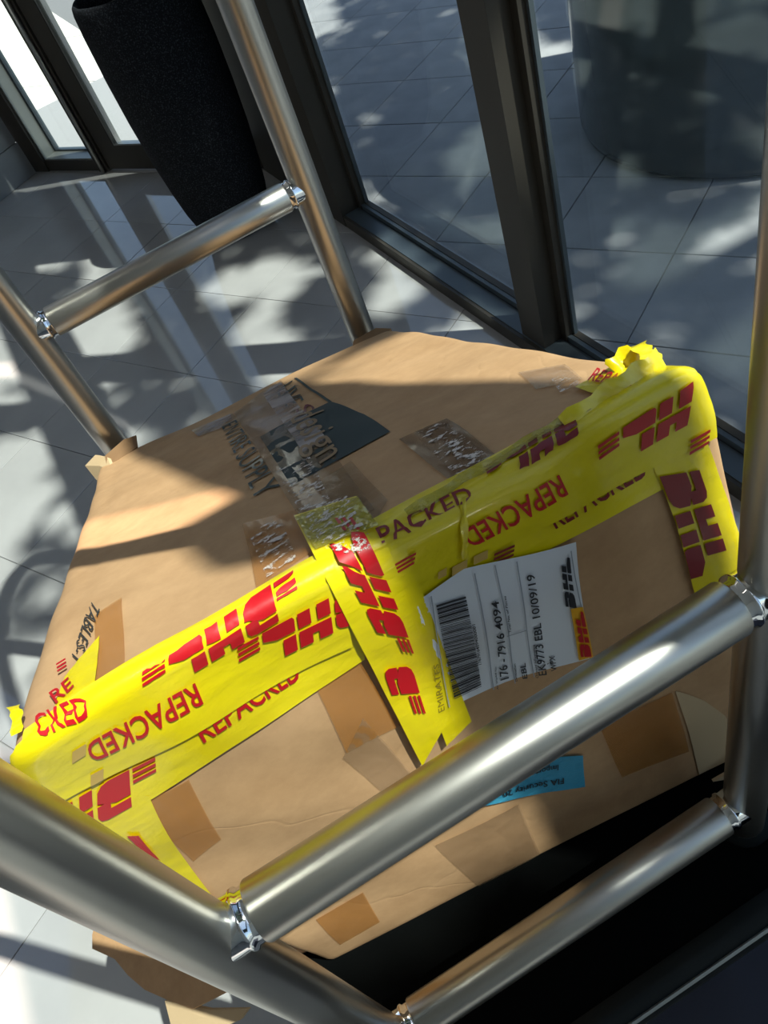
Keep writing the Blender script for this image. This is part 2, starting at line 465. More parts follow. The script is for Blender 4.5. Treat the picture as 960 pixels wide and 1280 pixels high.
def vnoise(x, y, seed=0):
    def h(i, j):
        v = math.sin(i * 127.1 + j * 311.7 + seed * 17.3) * 43758.5453
        return v - math.floor(v)
    i, j = math.floor(x), math.floor(y); fx, fy = x - i, y - j
    fx = fx * fx * (3 - 2 * fx); fy = fy * fy * (3 - 2 * fy)
    return (h(i, j) * (1 - fx) + h(i + 1, j) * fx) * (1 - fy) + (h(i, j + 1) * (1 - fx) + h(i + 1, j + 1) * fx) * fy

tree = empty('shade_tree', (6.6, -2.6, FL - 0.02), 'broad leafy tree outside whose crown shades the paving', 'tree')
tb = MB().tube([(6.6, -2.6, FL - 0.02), (6.55, -2.5, 1.2), (6.5, -2.3, 3.2), (6.5, -1.9, 5.6), (6.3, -1.2, 7.6)], [0.24, 0.19, 0.17, 0.13, 0.07], 16)
tb.make('trunk', M_bark, tree, True)
for q in ([(6.5, -2.1, 4.6), (5.8, -2.2, 6.4), (4.6, -2.6, 7.6)], [(6.5, -1.9, 5.4), (6.0, 0.2, 6.8), (5.6, 1.6, 8.0)], [(6.5, -2.0, 5.0), (7.3, 0.0, 6.8), (7.8, 1.2, 8.0)], [(6.4, -1.5, 6.6), (5.4, -1.8, 7.6), (4.8, -1.9, 8.6)]):
    MB().tube(q, [0.09, 0.06, 0.02], 10).make('branch', M_bark, tree, True)
def crown_density(x, y):
    """how thick the crown is above a floor point, measured along the sun's rays"""
    if x > 1.20:
        if y < -0.5 or y > 7 or x > 5.6 or y > 8.6 - 1.45 * x + 2.2 * max(0, x - 2.2) * 2: return 0
        return 0.0 if vnoise(x * 3.0, y * 3.0, 3) > 0.80 else 1.0
    if x > -0.44 and y > 1.25:
        if y > 4.6: return 0
        return 0.0 if vnoise(x * 4.2, y * 4.2, 5) > 0.56 else 1.0
    if x <= -0.44 and 1.2 < y < 3.2 and x > -1.4:
        return 0.5 if vnoise(x * 3.4, y * 3.4, 9) > 0.70 else 0.02
    if x > 0.36 and -1.2 < y < 0.12: return 1.0  # leaves added to shade the floor by the cart front
    if x > -0.42 and -1.2 < y < 0.33: return 1.0  # leaves added to keep sun off the lower rung and deck
    return 0
lv = MB(); count = 0
lr = random.Random(3)
while count < 22000:
    x = lr.uniform(-1.4, 5.6); y = lr.uniform(-1.2, 9.0)
    if lr.random() > crown_density(x, y): continue
    count += 1
    z = lr.uniform(7.0, 9.6)
    h = (z - FL) / 1.626
    c = Vector((x + 0.74 * h, y - 0.672 * h, z))
    a = Vector((lr.gauss(0, 1), lr.gauss(0, 1), lr.gauss(0, 0.5))).normalized()
    nn = Vector((lr.gauss(0, 0.5), lr.gauss(0, 0.5), 1)).normalized()
    b = nn.cross(a).normalized()
    L_, W_ = lr.uniform(0.08, 0.14), lr.uniform(0.03, 0.05)
    lv.add([c - a * L_, c - b * W_ + a * 0.01, c + a * L_, c + b * W_ + a * 0.01], [(0, 1, 2, 3)])
lv.make('foliage', M_leaf, tree, kind='stuff')

hedge = empty('clipped_hedge', (14, 14, FL), 'long clipped green hedge far outside beyond the paving', 'hedge')
hm = MB()
for k in range(40):
    hm.abox(10 + k * 0.5 - 6, 10.5 + k * 0.5 - 6, 20 + 0.15 * math.sin(k * 2.1), 21.2, FL - 0.25, 1.3 + 0.12 * math.sin(k * 1.7))
hm.make('clipped_foliage', M_hedge, hedge, kind='stuff')

# ---------------------------------------------------------------- tall black planter by the doors
PC = (0.725, 3.56)
pot = empty('tall_planter', (PC[0], PC[1], FL), 'tall tapered black planter with a rough fibrous skin beside the doors', 'planter')
prof = [(0.150, 0.028), (0.160, 0.035), (0.185, 0.08), (0.205, 0.16), (0.222, 0.28), (0.238, 0.44), (0.248, 0.62), (0.252, 0.80), (0.250, 0.97), (0.246, 1.05), (0.240, 1.075), (0.230, 1.085), (0.220, 1.075), (0.216, 1.00)]
MB().lathe((PC[0], PC[1], FL), [(0.142, 0.0), (0.144, 0.026), (0.14, 0.028)], 48).make('foot', M_rubber, pot, True)
MB().lathe((PC[0], PC[1], FL), prof, 64, False).make('pot_body', M_planter, pot, True)
MB().lathe((PC[0], PC[1], FL), [(0.22, 1.01), (0.12, 1.03), (0.02, 1.04)], 32).make('soil', M_soil, pot, True)

# ---------------------------------------------------------------- luggage cart
W_, L_ = 0.5142, 1.0275
TR, RR = 0.0254, 0.0247
DZ = -0.08
ARCH = 1.64
cart = empty('luggage_cart', (W_ / 2, L_ / 2, FL), 'stainless steel tube luggage cart with black deck carrying the taped parcel', 'cart')
def round_rect(x0, x1, y0, y1, r, n=8):
    p = []
    for cx, cy, a0 in ((x1 - r, y1 - r, 0), (x0 + r, y1 - r, 90), (x0 + r, y0 + r, 180), (x1 - r, y0 + r, 270)):
        for k in range(n + 1):
            a = math.radians(a0 + 90 * k / n); p.append((cx + r * math.cos(a), cy + r * math.sin(a)))
    return p
def prism(poly, z0, z1):
    k = len(poly)
    v = [(x, y, z0) for x, y in poly] + [(x, y, z1) for x, y in poly]
    f = [tuple(range(k))[::-1], tuple(range(k, 2 * k))] + [(i, (i + 1) % k, (i + 1) % k + k, i + k) for i in range(k)]
    return v, f
DX0, DX1, DY0, DY1 = -0.086, 0.60, -0.077, L_ + 0.077
v, f = prism(round_rect(DX0, DX1, DY0, DY1, 0.05), DZ - 0.05, DZ); obj('deck', v, f, M_carpet, cart)
def ring(x0, x1, y0, y1, r, prof, name, m):
    """sweep a profile (outward offset, z) round the deck edge"""
    mb = MB(); n = None
    rows = []
    for off, z in prof:
        rows.append([(x, y, z) for x, y in round_rect(x0 - off, x1 + off, y0 - off, y1 + off, r + off)])
    k = len(rows[0]); V = [p for rr_ in rows for p in rr_]; F = []
    for i in range(len(rows)):
        j = (i + 1) % len(rows)
        for t in range(k):
            u = (t + 1) % k
            F.append((i * k + t, i * k + u, j * k + u, j * k + t))
    o = obj(name, V, F, m, cart, True); smooth_by_angle(o, 50); return o
ring(DX0, DX1, DY0, DY1, 0.05, [(0.0, DZ + 0.004), (0.014, DZ + 0.012), (0.022, DZ + 0.010), (0.034, DZ - 0.004), (0.038, DZ - 0.02), (0.036, DZ - 0.045), (0.026, DZ - 0.056), (0.0, DZ - 0.056)], 'bumper', M_rubber)
ring(DX0, DX1, DY0, DY1, 0.05, [(0.0315, DZ - 0.001), (0.0335, DZ + 0.0012), (0.0365, DZ - 0.0022), (0.0345, DZ - 0.0035)], 'bumper_trim', M_strip)
# two continuous uprights, each one arch from a front corner to the rear corner
for x in (0.0, W_):
    pts = [(x, 0, DZ), (x, 0, 0.3), (x, 0, ARCH)]
    r = L_ / 2
    for k in range(1, 24):
        a = math.pi * k / 24
        pts.append((x, r - r * math.cos(a), ARCH + r * math.sin(a)))
    pts += [(x, L_, ARCH), (x, L_, 0.3), (x, L_, DZ)]
    MB().tube(pts, TR, 48).make('upright_arch', M_steel, cart, True)
    for y in (0, L_):
        MB().lathe((x, y, DZ), [(0.034, 0), (0.034, 0.004), (0.0262, 0.010), (0.0256, 0.012)], 32).make('socket_flange', M_rubber, cart, True)
# rungs with polished end collars
def rung(y, z):
    g = 0.0225
    o = MB().tube([(g + 0.016, y, z), (g + 0.018, y, z), (W_ - g - 0.018, y, z), (W_ - g - 0.016, y, z)], [RR - 0.001, RR, RR, RR - 0.001], 48).make('rung', M_steel, cart, True)
    smooth_by_angle(o, 50)
    for s in (0, 1):
        x0 = g - 0.003 if s == 0 else W_ - g + 0.003
        dx = 1 if s == 0 else -1
        n = 40
        rows = [(RR - 0.0020, -0.020), (RR - 0.0020, 0.006), (RR - 0.0004, 0.008), (RR - 0.0004, 0.011), (RR - 0.0028, 0.013), (RR - 0.0028, 0.021)]
        V = []; F = []
        for rad, off in rows:
            for k in range(n):
                a = 2 * math.pi * k / n
                V.append((x0 + dx * off, y + rad * math.cos(a), z + rad * math.sin(a)))
        for i in range(len(rows) - 1):
            for k in range(n):
                a, b = i * n + k, i * n + (k + 1) % n
                F.append((a, b, b + n, a + n) if dx > 0 else (a, a + n, b + n, b))
        obj('end_collar', V, F, M_chrome, o, True)
    return o
for y in (0, L_):
    for z in (0.0, 0.4690):
        rung(y, z)
# casters
for x in (0.03, 0.484):
    for y in (0.09, L_ - 0.09):
        MB().tube([(x - 0.022, y, FL + 0.13), (x + 0.022, y, FL + 0.13)], 0.13, 32).make('wheel', M_rubber, cart, True)
        fk = MB()
        for s in (-1, 1): fk.abox(x + s * 0.032 - 0.004, x + s * 0.032 + 0.004, y - 0.02, y + 0.02, FL + 0.115, FL + 0.30)
        fk.abox(x - 0.036, x + 0.036, y - 0.035, y + 0.035, FL + 0.30, FL + 0.312)
        fk.make('caster_fork', M_strip, cart)
        MB().tube([(x, y, FL + 0.312), (x, y, DZ - 0.05)], 0.028, 20).make('caster_stem', M_strip, cart, True)

# ---------------------------------------------------------------- the parcel
V8 = {k: Vector(v) for k, v in dict(
    TFL=(-0.0386, 0.13, 0.6239), TFR=(0.5533, 0.13, 0.5912), TBL=(-0.0364, 0.9875, 0.2109), TBR=(0.555, 0.9875, 0.1667),
    BFL=(-0.0491, 0.1344, -0.08), BFR=(0.5678, 0.065, -0.08), BBL=(-0.06, 0.9875, -0.08), BBR=(0.58, 0.9875, -0.08)).items()}
def sstep(x, a, b):
    t = min(1, max(0, (x - a) / (b - a))); return t * t * (3 - 2 * t)
def BP(a, b, c):
    """point of the (dented, bulging) carton: a left-right, b front-back, c top-bottom"""
    f = V8['TFL'].lerp(V8['TFR'], a).lerp(V8['BFL'].lerp(V8['BFR'], a), c)
    k = V8['TBL'].lerp(V8['TBR'], a).lerp(V8['BBL'].lerp(V8['BBR'], a), c)
    p = f.lerp(k, b)
    p.x += 0.035 * sstep(a, 0.75, 1) * math.sin(math.pi * min(1, max(0, c)) ** 0.8) * (1 - b)
    p.x -= 0.042 * (1 - sstep(a, 0, 0.3)) * math.sin(math.pi * min(1, max(0, c)) ** 0.6) * (1 - b)
    return p
parcel = empty('parcel', (0.25, 0.43, DZ), 'big dented brown cardboard box bound with yellow tape on the luggage cart', 'box')

def carton():
    N = 60; rad = (0.014 / 0.6, 0.014 / 0.95, 0.014 / 0.7)
    def grid(n):
        # denser near the ends
        e = [0, 0.004, 0.010, 0.018, 0.03]
        return e + [0.03 + 0.94 * i / n for i in range(1, n)] + [1 - q for q in e[::-1]]
    G = grid(N); n = len(G)
    idx = {}; V = []; F = []
    def pt(a, b, c):
        key = (round(a, 5), round(b, 5), round(c, 5))
        if key in idx: return idx[key]
        q = [a, b, c]; core = [min(1 - r, max(r, x)) for x, r in zip(q, rad)]
        d = Vector(((x - y) / r) for x, y, r in zip(q, core, rad))
        m = max(abs(x) for x in d)
        if d.length > 1e-9: d = d * (m / d.length)
        p = BP(*[y + r * x for x, y, r in zip(d, core, rad)])
        # dents
        w = 0.004 * (math.sin(p.x * 17 + p.z * 9) * math.sin(p.y * 13 + 1) + 0.6 * math.sin(p.x * 37 + 2 + p.y * 29) * math.sin(p.z * 31 + 0.5))
        w *= min(1, (1 - c) * 4)
        if c < 0.5: p.z -= 0.0016 * math.exp(-((a - 0.055) / 0.010) ** 2) * (1 if b > 0.02 else 0)
        if b < 0.02: p.y += w + 0.010 * math.exp(-((a - 0.55) ** 2 + (c - 0.55) ** 2) * 9)
        if c < 0.02: p.z += w * 0.8
        idx[key] = len(V); V.append(tuple(p)); return idx[key]
    for ax in range(3):
        for side in (0, 1):
            for i in range(n - 1):
                for j in range(n - 1):
                    def at(u, v):
                        q = [0, 0, 0]; q[ax] = side; q[(ax + 1) % 3] = G[u]; q[(ax + 2) % 3] = G[v]; return pt(*q)
                    quad = (at(i, j), at(i + 1, j), at(i + 1, j + 1), at(i, j + 1))
                    F.append(quad if side == 0 else quad[::-1])
    return V, F
V, F = carton()
bm = bmesh.new()
bv = [bm.verts.new(v) for v in V]
for q in F:
    try: bm.faces.new([bv[i] for i in q])
    except ValueError: pass
bmesh.ops.recalc_face_normals(bm, faces=bm.faces)
bm.normal_update()
bm.verts.index_update()
BV = [v.co.copy() for v in bm.verts]; BF = [[v.index for v in f.verts] for f in bm.faces]
VN = [v.normal.copy() for v in bm.verts]
bm.free()
carton_o = obj('carton', BV, BF, M_card, parcel, True)
bvh = BVHTree.FromPolygons(BV, BF)
def on_box(s, w, off):
    """surface point: s left-right, w > 0 down the front, w < 0 back over the top"""
    p = BP(s, -w, 0) if w < 0 else BP(s, 0, w)
    q, nr, fi, d = bvh.find_nearest(p)
    ids = BF[fi]; ws = [1.0 / ((BV[i] - q).length + 1e-5) for i in ids]
    nn = sum((VN[i] * k for i, k in zip(ids, ws)), Vector()).normalized()
    return q + nn * off
LAY = 0.0011
def bil(q, u, v):
    a, b, c, d = q
    return ((1 - u) * (1 - v) * a[0] + u * (1 - v) * b[0] + u * v * c[0] + (1 - u) * v * d[0],
            (1 - u) * (1 - v) * a[1] + u * (1 - v) * b[1] + u * v * c[1] + (1 - u) * v * d[1])
def quad_patch(name, q, layer, m, nu=20, nv=12, wob=0.0, parent=parcel, label=None, thick=0.0003, seed=0):
    V = []; F = []
    r2 = random.Random(seed + len(name))
    ph = [r2.uniform(0, 6.28) for _ in range(6)]
    for j in range(nv + 1):
        for i in range(nu + 1):
            u, v = i / nu, j / nv
            s, w = bil(q, u, v)
            e = wob * (0.5 + 0.5 * math.sin(u * 23 + v * 5 + ph[0]) * math.sin(v * 17 + u * 3 + ph[1]))
            # slightly ragged outline
            V.append(on_box(min(1.02, max(-0.07, s)), w, layer * LAY + thick + e))
    k = len(V)
    for j in range(nv):
        for i in range(nu):
            a = j * (nu + 1) + i
            F.append((a, a + nu + 1, a + nu + 2, a + 1))
    return obj(name, V, F, m, parent, True, label=label)
def poly_patch(name, poly, layer, m, parent=parcel, label=None):
    """flat shape cut by scanning its outline into a fine mesh that follows the box"""
    bm = bmesh.new()
    vs = [bm.verts.new((x, y, 0)) for x, y in poly]
    bm.faces.new(vs)
    bmesh.ops.triangulate(bm, faces=bm.faces[:])
    for _ in range(3): bmesh.ops.subdivide_edges(bm, edges=bm.edges[:], cuts=1, use_grid_fill=True)
    bmesh.ops.triangulate(bm, faces=bm.faces[:])
    bm.verts.index_update()
    V = [on_box(v.co.x, v.co.y, layer * LAY + 0.0004) for v in bm.verts]
    F = [[v.index for v in f.verts] for f in bm.faces]; bm.free()
    return flip_out(V, F, name, m, parent, label)
def flip_out(V, F, name, m, parent, label=None):
    out = []
    for f in F:
        a, b, c = (Vector(V[i]) for i in f[:3])
        nr = (b - a).cross(c - a)
        up = Vector((0, -1, 0.6))
        out.append(list(f) if nr.dot(up) > 0 else list(f)[::-1])
    return obj(name, V, out, m, parent, True, label=label)

_glyphs = {}
def glyphs(text, bold=0.0):
    """flat letter shapes of a line of text, scaled to a unit box"""
    if (text, bold) in _glyphs: return _glyphs[(text, bold)]
    c = bpy.data.curves.new('lettering', 'FONT'); c.body = text; c.size = 1; c.resolution_u = 3; c.offset = bold
    o = bpy.data.objects.new('lettering', c)
    col.objects.link(o)
    dg = bpy.context.evaluated_depsgraph_get()
    me = bpy.data.meshes.new_from_object(o.evaluated_get(dg))
    P = [(v.co.x, v.co.y) for v in me.vertices]; T = [tuple(p.vertices) for p in me.polygons]
    bpy.data.objects.remove(o); bpy.data.curves.remove(c); bpy.data.meshes.remove(me)
    x0, x1 = min(p[0] for p in P), max(p[0] for p in P); y0, y1 = min(p[1] for p in P), max(p[1] for p in P)
    P = [((x - x0) / (x1 - x0), (y - y0) / (y1 - y0)) for x, y in P]
    _glyphs[(text, bold)] = (P, T); return P, T

def stamp(name, shape, q, layer, m, parent=parcel, label=None, clip_s=True):
    P, T = shape
    st = [Vector(bil(q, x, y)) for x, y in P]
    tris = []
    for t in T:
        for k in range(1, len(t) - 1): tris.append((st[t[0]], st[t[k]], st[t[k + 1]]))
    # cut long triangles so the print follows the folds of the box
    KS, KW = 0.6, 0.75
    fine = []; stack = tris
    while stack:
        a, b, c = stack.pop()
        d = [Vector(((p.x - r.x) * KS, (p.y - r.y) * KW)).length for p, r in ((a, b), (b, c), (c, a))]
        mx_ = max(d)
        if mx_ < (0.007 if min(abs(a.y), abs(b.y), abs(c.y)) < 0.06 else 0.02): fine.append((a, b, c)); continue
        k = d.index(mx_)
        if k == 0: e = (a + b) / 2; stack += [(a, e, c), (e, b, c)]
        elif k == 1: e = (b + c) / 2; stack += [(a, b, e), (a, e, c)]
        else: e = (c + a) / 2; stack += [(a, b, e), (e, b, c)]
    idx = {}; V = []; F = []
    for t in fine:
        if clip_s and not all(-0.005 <= p.x <= 1.0 for p in t): continue
        f = []
        for p in t:
            key = (round(p.x, 6), round(p.y, 6))
            if key not in idx: idx[key] = len(V); V.append(on_box(p.x, p.y, layer * LAY + 0.0009))
            f.append(idx[key])
        if len(set(f)) == 3: F.append(f)
    if not F: return
    return flip_out(V, F, name, m, parent, label)

def fan(poly, dens=0.09):
    bm = bmesh.new(); vs = [bm.verts.new((x, y, 0)) for x, y in poly]; bm.faces.new(vs)
    bmesh.ops.triangulate(bm, faces=bm.faces[:]); bm.verts.index_update()
    P = [(v.co.x, v.co.y) for v in bm.verts]; T = [tuple(v.index for v in f.verts) for f in bm.faces]; bm.free(); return P, T
def letter(ch):
    if ch == 'D': L = [[(0, 1), (.66, 1), (.84, .95), (.93, .82), (.93, .54), (.55, .54), (.55, .74), (0, .74)], [(0, 0), (.60, 0), (.80, .05), (.91, .18), (.93, .46), (.55, .46), (.5, .28), (.40, .28), (.40, .66), (0, .66)]]
    if ch == 'H': L = [[(0, 1), (.38, 1), (.38, .74), (.58, .74), (.58, 1), (.96, 1), (.96, .52), (0, .52)], [(0, 0), (.38, 0), (.38, .42), (0, .42)], [(.58, 0), (.96, 0), (.96, .42), (.58, .42)]]
    if ch == 'L': L = [[(0, .52), (.38, .52), (.38, 1), (0, 1)], [(.06, 0), (.95, 0), (.95, .28), (.62, .28), (.55, .42), (0, .42), (0, .08)]]
    if ch == 'S': L = [[(0, y), (.62, y), (.62, y + .09), (0, y + .09)] for y in (.02, .18, .34)]
    return L
def logo(seq):
    P = []; T = []; x = 0
    for ch in seq:
        wd = .70 if ch == 'S' else 1.06
        for poly in letter(ch):
            p, t = fan([(x + a + 0.22 * b, b) for a, b in poly]); k = len(P)
            P += p; T += [tuple(i + k for i in q) for q in t]
        x += wd
    x0, x1 = min(p[0] for p in P), max(p[0] for p in P)
    P = [((a - x0) / (x1 - x0), b if seq != 'S' else (b - .02) / .41) for a, b in P]
    return P, T
LOGO = {'DHL': logo('SDHLS'), 'SD': logo('SD'), 'HLS': logo('HLS'), 'DH': logo('DH'), 'LETTERS': logo('DHL'), 'STRIPES': logo('S')}

TAPES = [
    ('lower_left', 2, [(-0.0167, 0.0354), (0.4338, 0.0873), (0.4064, 0.1742), (-0.1075, 0.2154)]),
    ('upper_left', 4, [(0.0103, -0.011), (0.4417, -0.0309), (0.4017, 0.1335), (-0.0587, 0.1123)]),
    ('left_edge', 2, [(0.0135, 0.066), (0.1015, 0.1903), (-0.0103, 0.7537), (-0.0395, 0.5571)]),
    ('corner_patch', 3, [(0.0577, -0.0611), (0.1027, -0.1077), (0.108, -0.0025), (0.0471, 0.0105)]),
    ('lower_right', 2, [(0.5066, 0.0595), (0.9537, 0.0845), (0.9466, 0.1644), (0.4958, 0.1381)]),
    ('upper_right', 4, [(0.4949, -0.0413), (1.0176, -0.0371), (0.9847, 0.1207), (0.4838, 0.0861)]),
    ('right_edge', 3, [(0.8895, 0.1092), (0.9695, 0.1219), (0.9986, 0.4342), (0.9081, 0.4205)]),
    ('centre_side', 5, [(0.4824, 0.0062), (0.5261, 0.0092), (0.507, 0.4328), (0.4499, 0.4579)]),
    ('centre', 6, [(0.4238, -0.1451), (0.516, -0.1046), (0.4719, 0.3891), (0.3966, 0.4693)]),
    ('torn_piece', 3, [(0.9019, -0.1101), (0.9929, -0.1091), (0.975, -0.0319), (0.8867, -0.048)]),
]
TEXTS = [
    ('REPACKED', 'red', 5, [(0.2144, 0.047), (0.0836, 0.0441), (0.0826, 0.0804), (0.208, 0.0835)]),
    ('REPACKED', 'red', 3, [(0.1817, 0.1486), (0.3191, 0.1439), (0.322, 0.102), (0.1863, 0.1075)]),
    ('CKED', 'red', 5, [(0.0391, 0.0122), (0.1029, 0.0161), (0.0914, -0.0083), (0.0221, -0.0181)]),
    ('RE', 'red', 4, [(0.055, -0.0169), (0.0789, -0.0272), (0.066, -0.0525), (0.0402, -0.0422)]),
    ('REPACKED', 'red', 5, [(0.7566, 0.0335), (0.6018, 0.0391), (0.6097, 0.0766), (0.762, 0.0701)]),
    ('REPACKED', 'darkred', 3, [(0.7335, 0.1176), (0.8816, 0.1236), (0.8754, 0.0779), (0.725, 0.0765)]),
    ('PACKED', 'darkred', 5, [(0.5013, 0.0059), (0.6346, 0.0105), (0.6386, -0.0099), (0.5045, -0.0168)]),
    ('REPACK', 'red', 4, [(0.9207, -0.1048), (0.9176, -0.0222), (0.9488, -0.0408), (0.9575, -0.1223)]),
    ('176 - 7916 4094', 'ink', 6, [(0.5936, 0.3807), (0.6185, 0.1867), (0.6074, 0.1824), (0.5784, 0.3751)]),
    ('EBL', 'ink', 6, [(0.6227, 0.4046), (0.6274, 0.3614), (0.6181, 0.3563), (0.6146, 0.4002)]),
    ('EK9773 EBL 10/09/19', 'ink', 6, [(0.6554, 0.4174), (0.6828, 0.1728), (0.6704, 0.1678), (0.6414, 0.4106)]),
    ('WPX', 'ink', 6, [(0.6743, 0.4166), (0.6775, 0.3748), (0.668, 0.3696), (0.6642, 0.413)]),
    ('Air Waybill No.', 'ink', 6, [(0.5716, 0.3946), (0.5815, 0.3314), (0.5779, 0.3285), (0.5679, 0.3915)]),
    ('Destination', 'ink', 6, [(0.6055, 0.3996), (0.6119, 0.3513), (0.6082, 0.3483), (0.6017, 0.3965)]),
    ('Onward Information', 'ink', 6, [(0.64, 0.4164), (0.6515, 0.3251), (0.6477, 0.3223), (0.6361, 0.4132)]),
    ('Total No. of Pieces', 'ink', 6, [(0.6206, 0.2638), (0.6312, 0.1853), (0.6278, 0.1828), (0.617, 0.2612)]),
    ('17679164094000001', 'ink', 6, [(0.5597, 0.3054), (0.5736, 0.2081), (0.5686, 0.2063), (0.5545, 0.3033)]),
    ('EMIRATES', 'olive', 6, [(0.4751, 0.3609), (0.4995, 0.2571), (0.4907, 0.2541), (0.4635, 0.3601)]),
    ('FIA Security 20', 'ink', 4, [(0.6236, 0.7362), (0.5016, 0.6647), (0.4976, 0.6869), (0.6177, 0.7569)]),
    ('Import - C', 'ink', 4, [(0.6238, 0.6918), (0.5515, 0.6505), (0.5474, 0.6749), (0.618, 0.7115)]),
    ('ENTIRE SUPPLY', 'green', 1, [(0.3805, -0.7832), (0.3793, -0.2769), (0.431, -0.2857), (0.4253, -0.7915)]),
    ('LIVE', 'green', 1, [(0.5659, -0.8637), (0.554, -0.711), (0.6018, -0.6898), (0.6303, -0.9072)]),
    ('S', 'maroon', 1, [(0.5634, -0.653), (0.5553, -0.5652), (0.6012, -0.5756), (0.6043, -0.6535)]),
    ('design', 'beige', 2, [(0.5072, -0.5911), (0.4912, -0.2807), (0.5766, -0.2965), (0.6123, -0.5703)]),
    ('TABLES-1', 'black', 2, [(0.0821, -0.2071), (0.0599, -0.1024), (0.0773, -0.0742), (0.0989, -0.1664)]),
]
LOGOS = [
    ('DHL', 'red', 3, [(0.1354, 0.1249), (-0.0584, 0.1288), (-0.0827, 0.1926), (0.1221, 0.1887)]),
    ('DHL', 'red', 5, [(0.4912, 0.0339), (0.2728, 0.031), (0.2605, 0.0886), (0.4868, 0.0914)]),
    ('DHL', 'red', 5, [(0.3862, -0.0172), (0.1639, 0.0006), (0.1654, 0.0362), (0.3816, 0.0252)]),
    ('DHL', 'red', 7, [(0.4733, 0.2066), (0.4915, -0.0626), (0.4428, -0.0943), (0.4406, 0.177)]),
    ('SD', 'red', 7, [(0.4461, 0.3424), (0.4631, 0.2159), (0.4213, 0.2057), (0.4061, 0.3253)]),
    ('HLS', 'red', 5, [(0.9795, 0.0125), (0.8164, 0.0255), (0.8211, 0.0791), (0.9595, 0.0698)]),
    ('DHL', 'darkred', 5, [(0.8606, -0.0326), (0.6734, -0.022), (0.6653, 0.0072), (0.8358, 0.0016)]),
    ('LETTERS', 'darkred', 4, [(0.8925, 0.1334), (0.9046, 0.3749), (0.9633, 0.3787), (0.946, 0.1443)]),
    ('STRIPES', 'red', 5, [(0.4969, 0.0498), (0.5315, 0.0491), (0.5363, 0.033), (0.4997, 0.0337)]),
    ('STRIPES', 'red', 5, [(0.9385, 0.1228), (0.9729, 0.1194), (0.9765, 0.0964), (0.9422, 0.0985)]),
    ('STRIPES', 'darkred', 4, [(0.6301, 0.1243), (0.6671, 0.1249), (0.6696, 0.1062), (0.633, 0.1056)]),
    ('STRIPES', 'red', 4, [(0.0463, -0.0733), (0.0607, -0.0768), (0.0539, -0.0955), (0.0392, -0.0918)]),
    ('LETTERS', 'ink', 6, [(0.7338, 0.2907), (0.7428, 0.1777), (0.7288, 0.1718), (0.7164, 0.2821)]),
    ('LETTERS', 'red', 8, [(0.7366, 0.4117), (0.7412, 0.2979), (0.7276, 0.292), (0.7183, 0.4087)]),
]
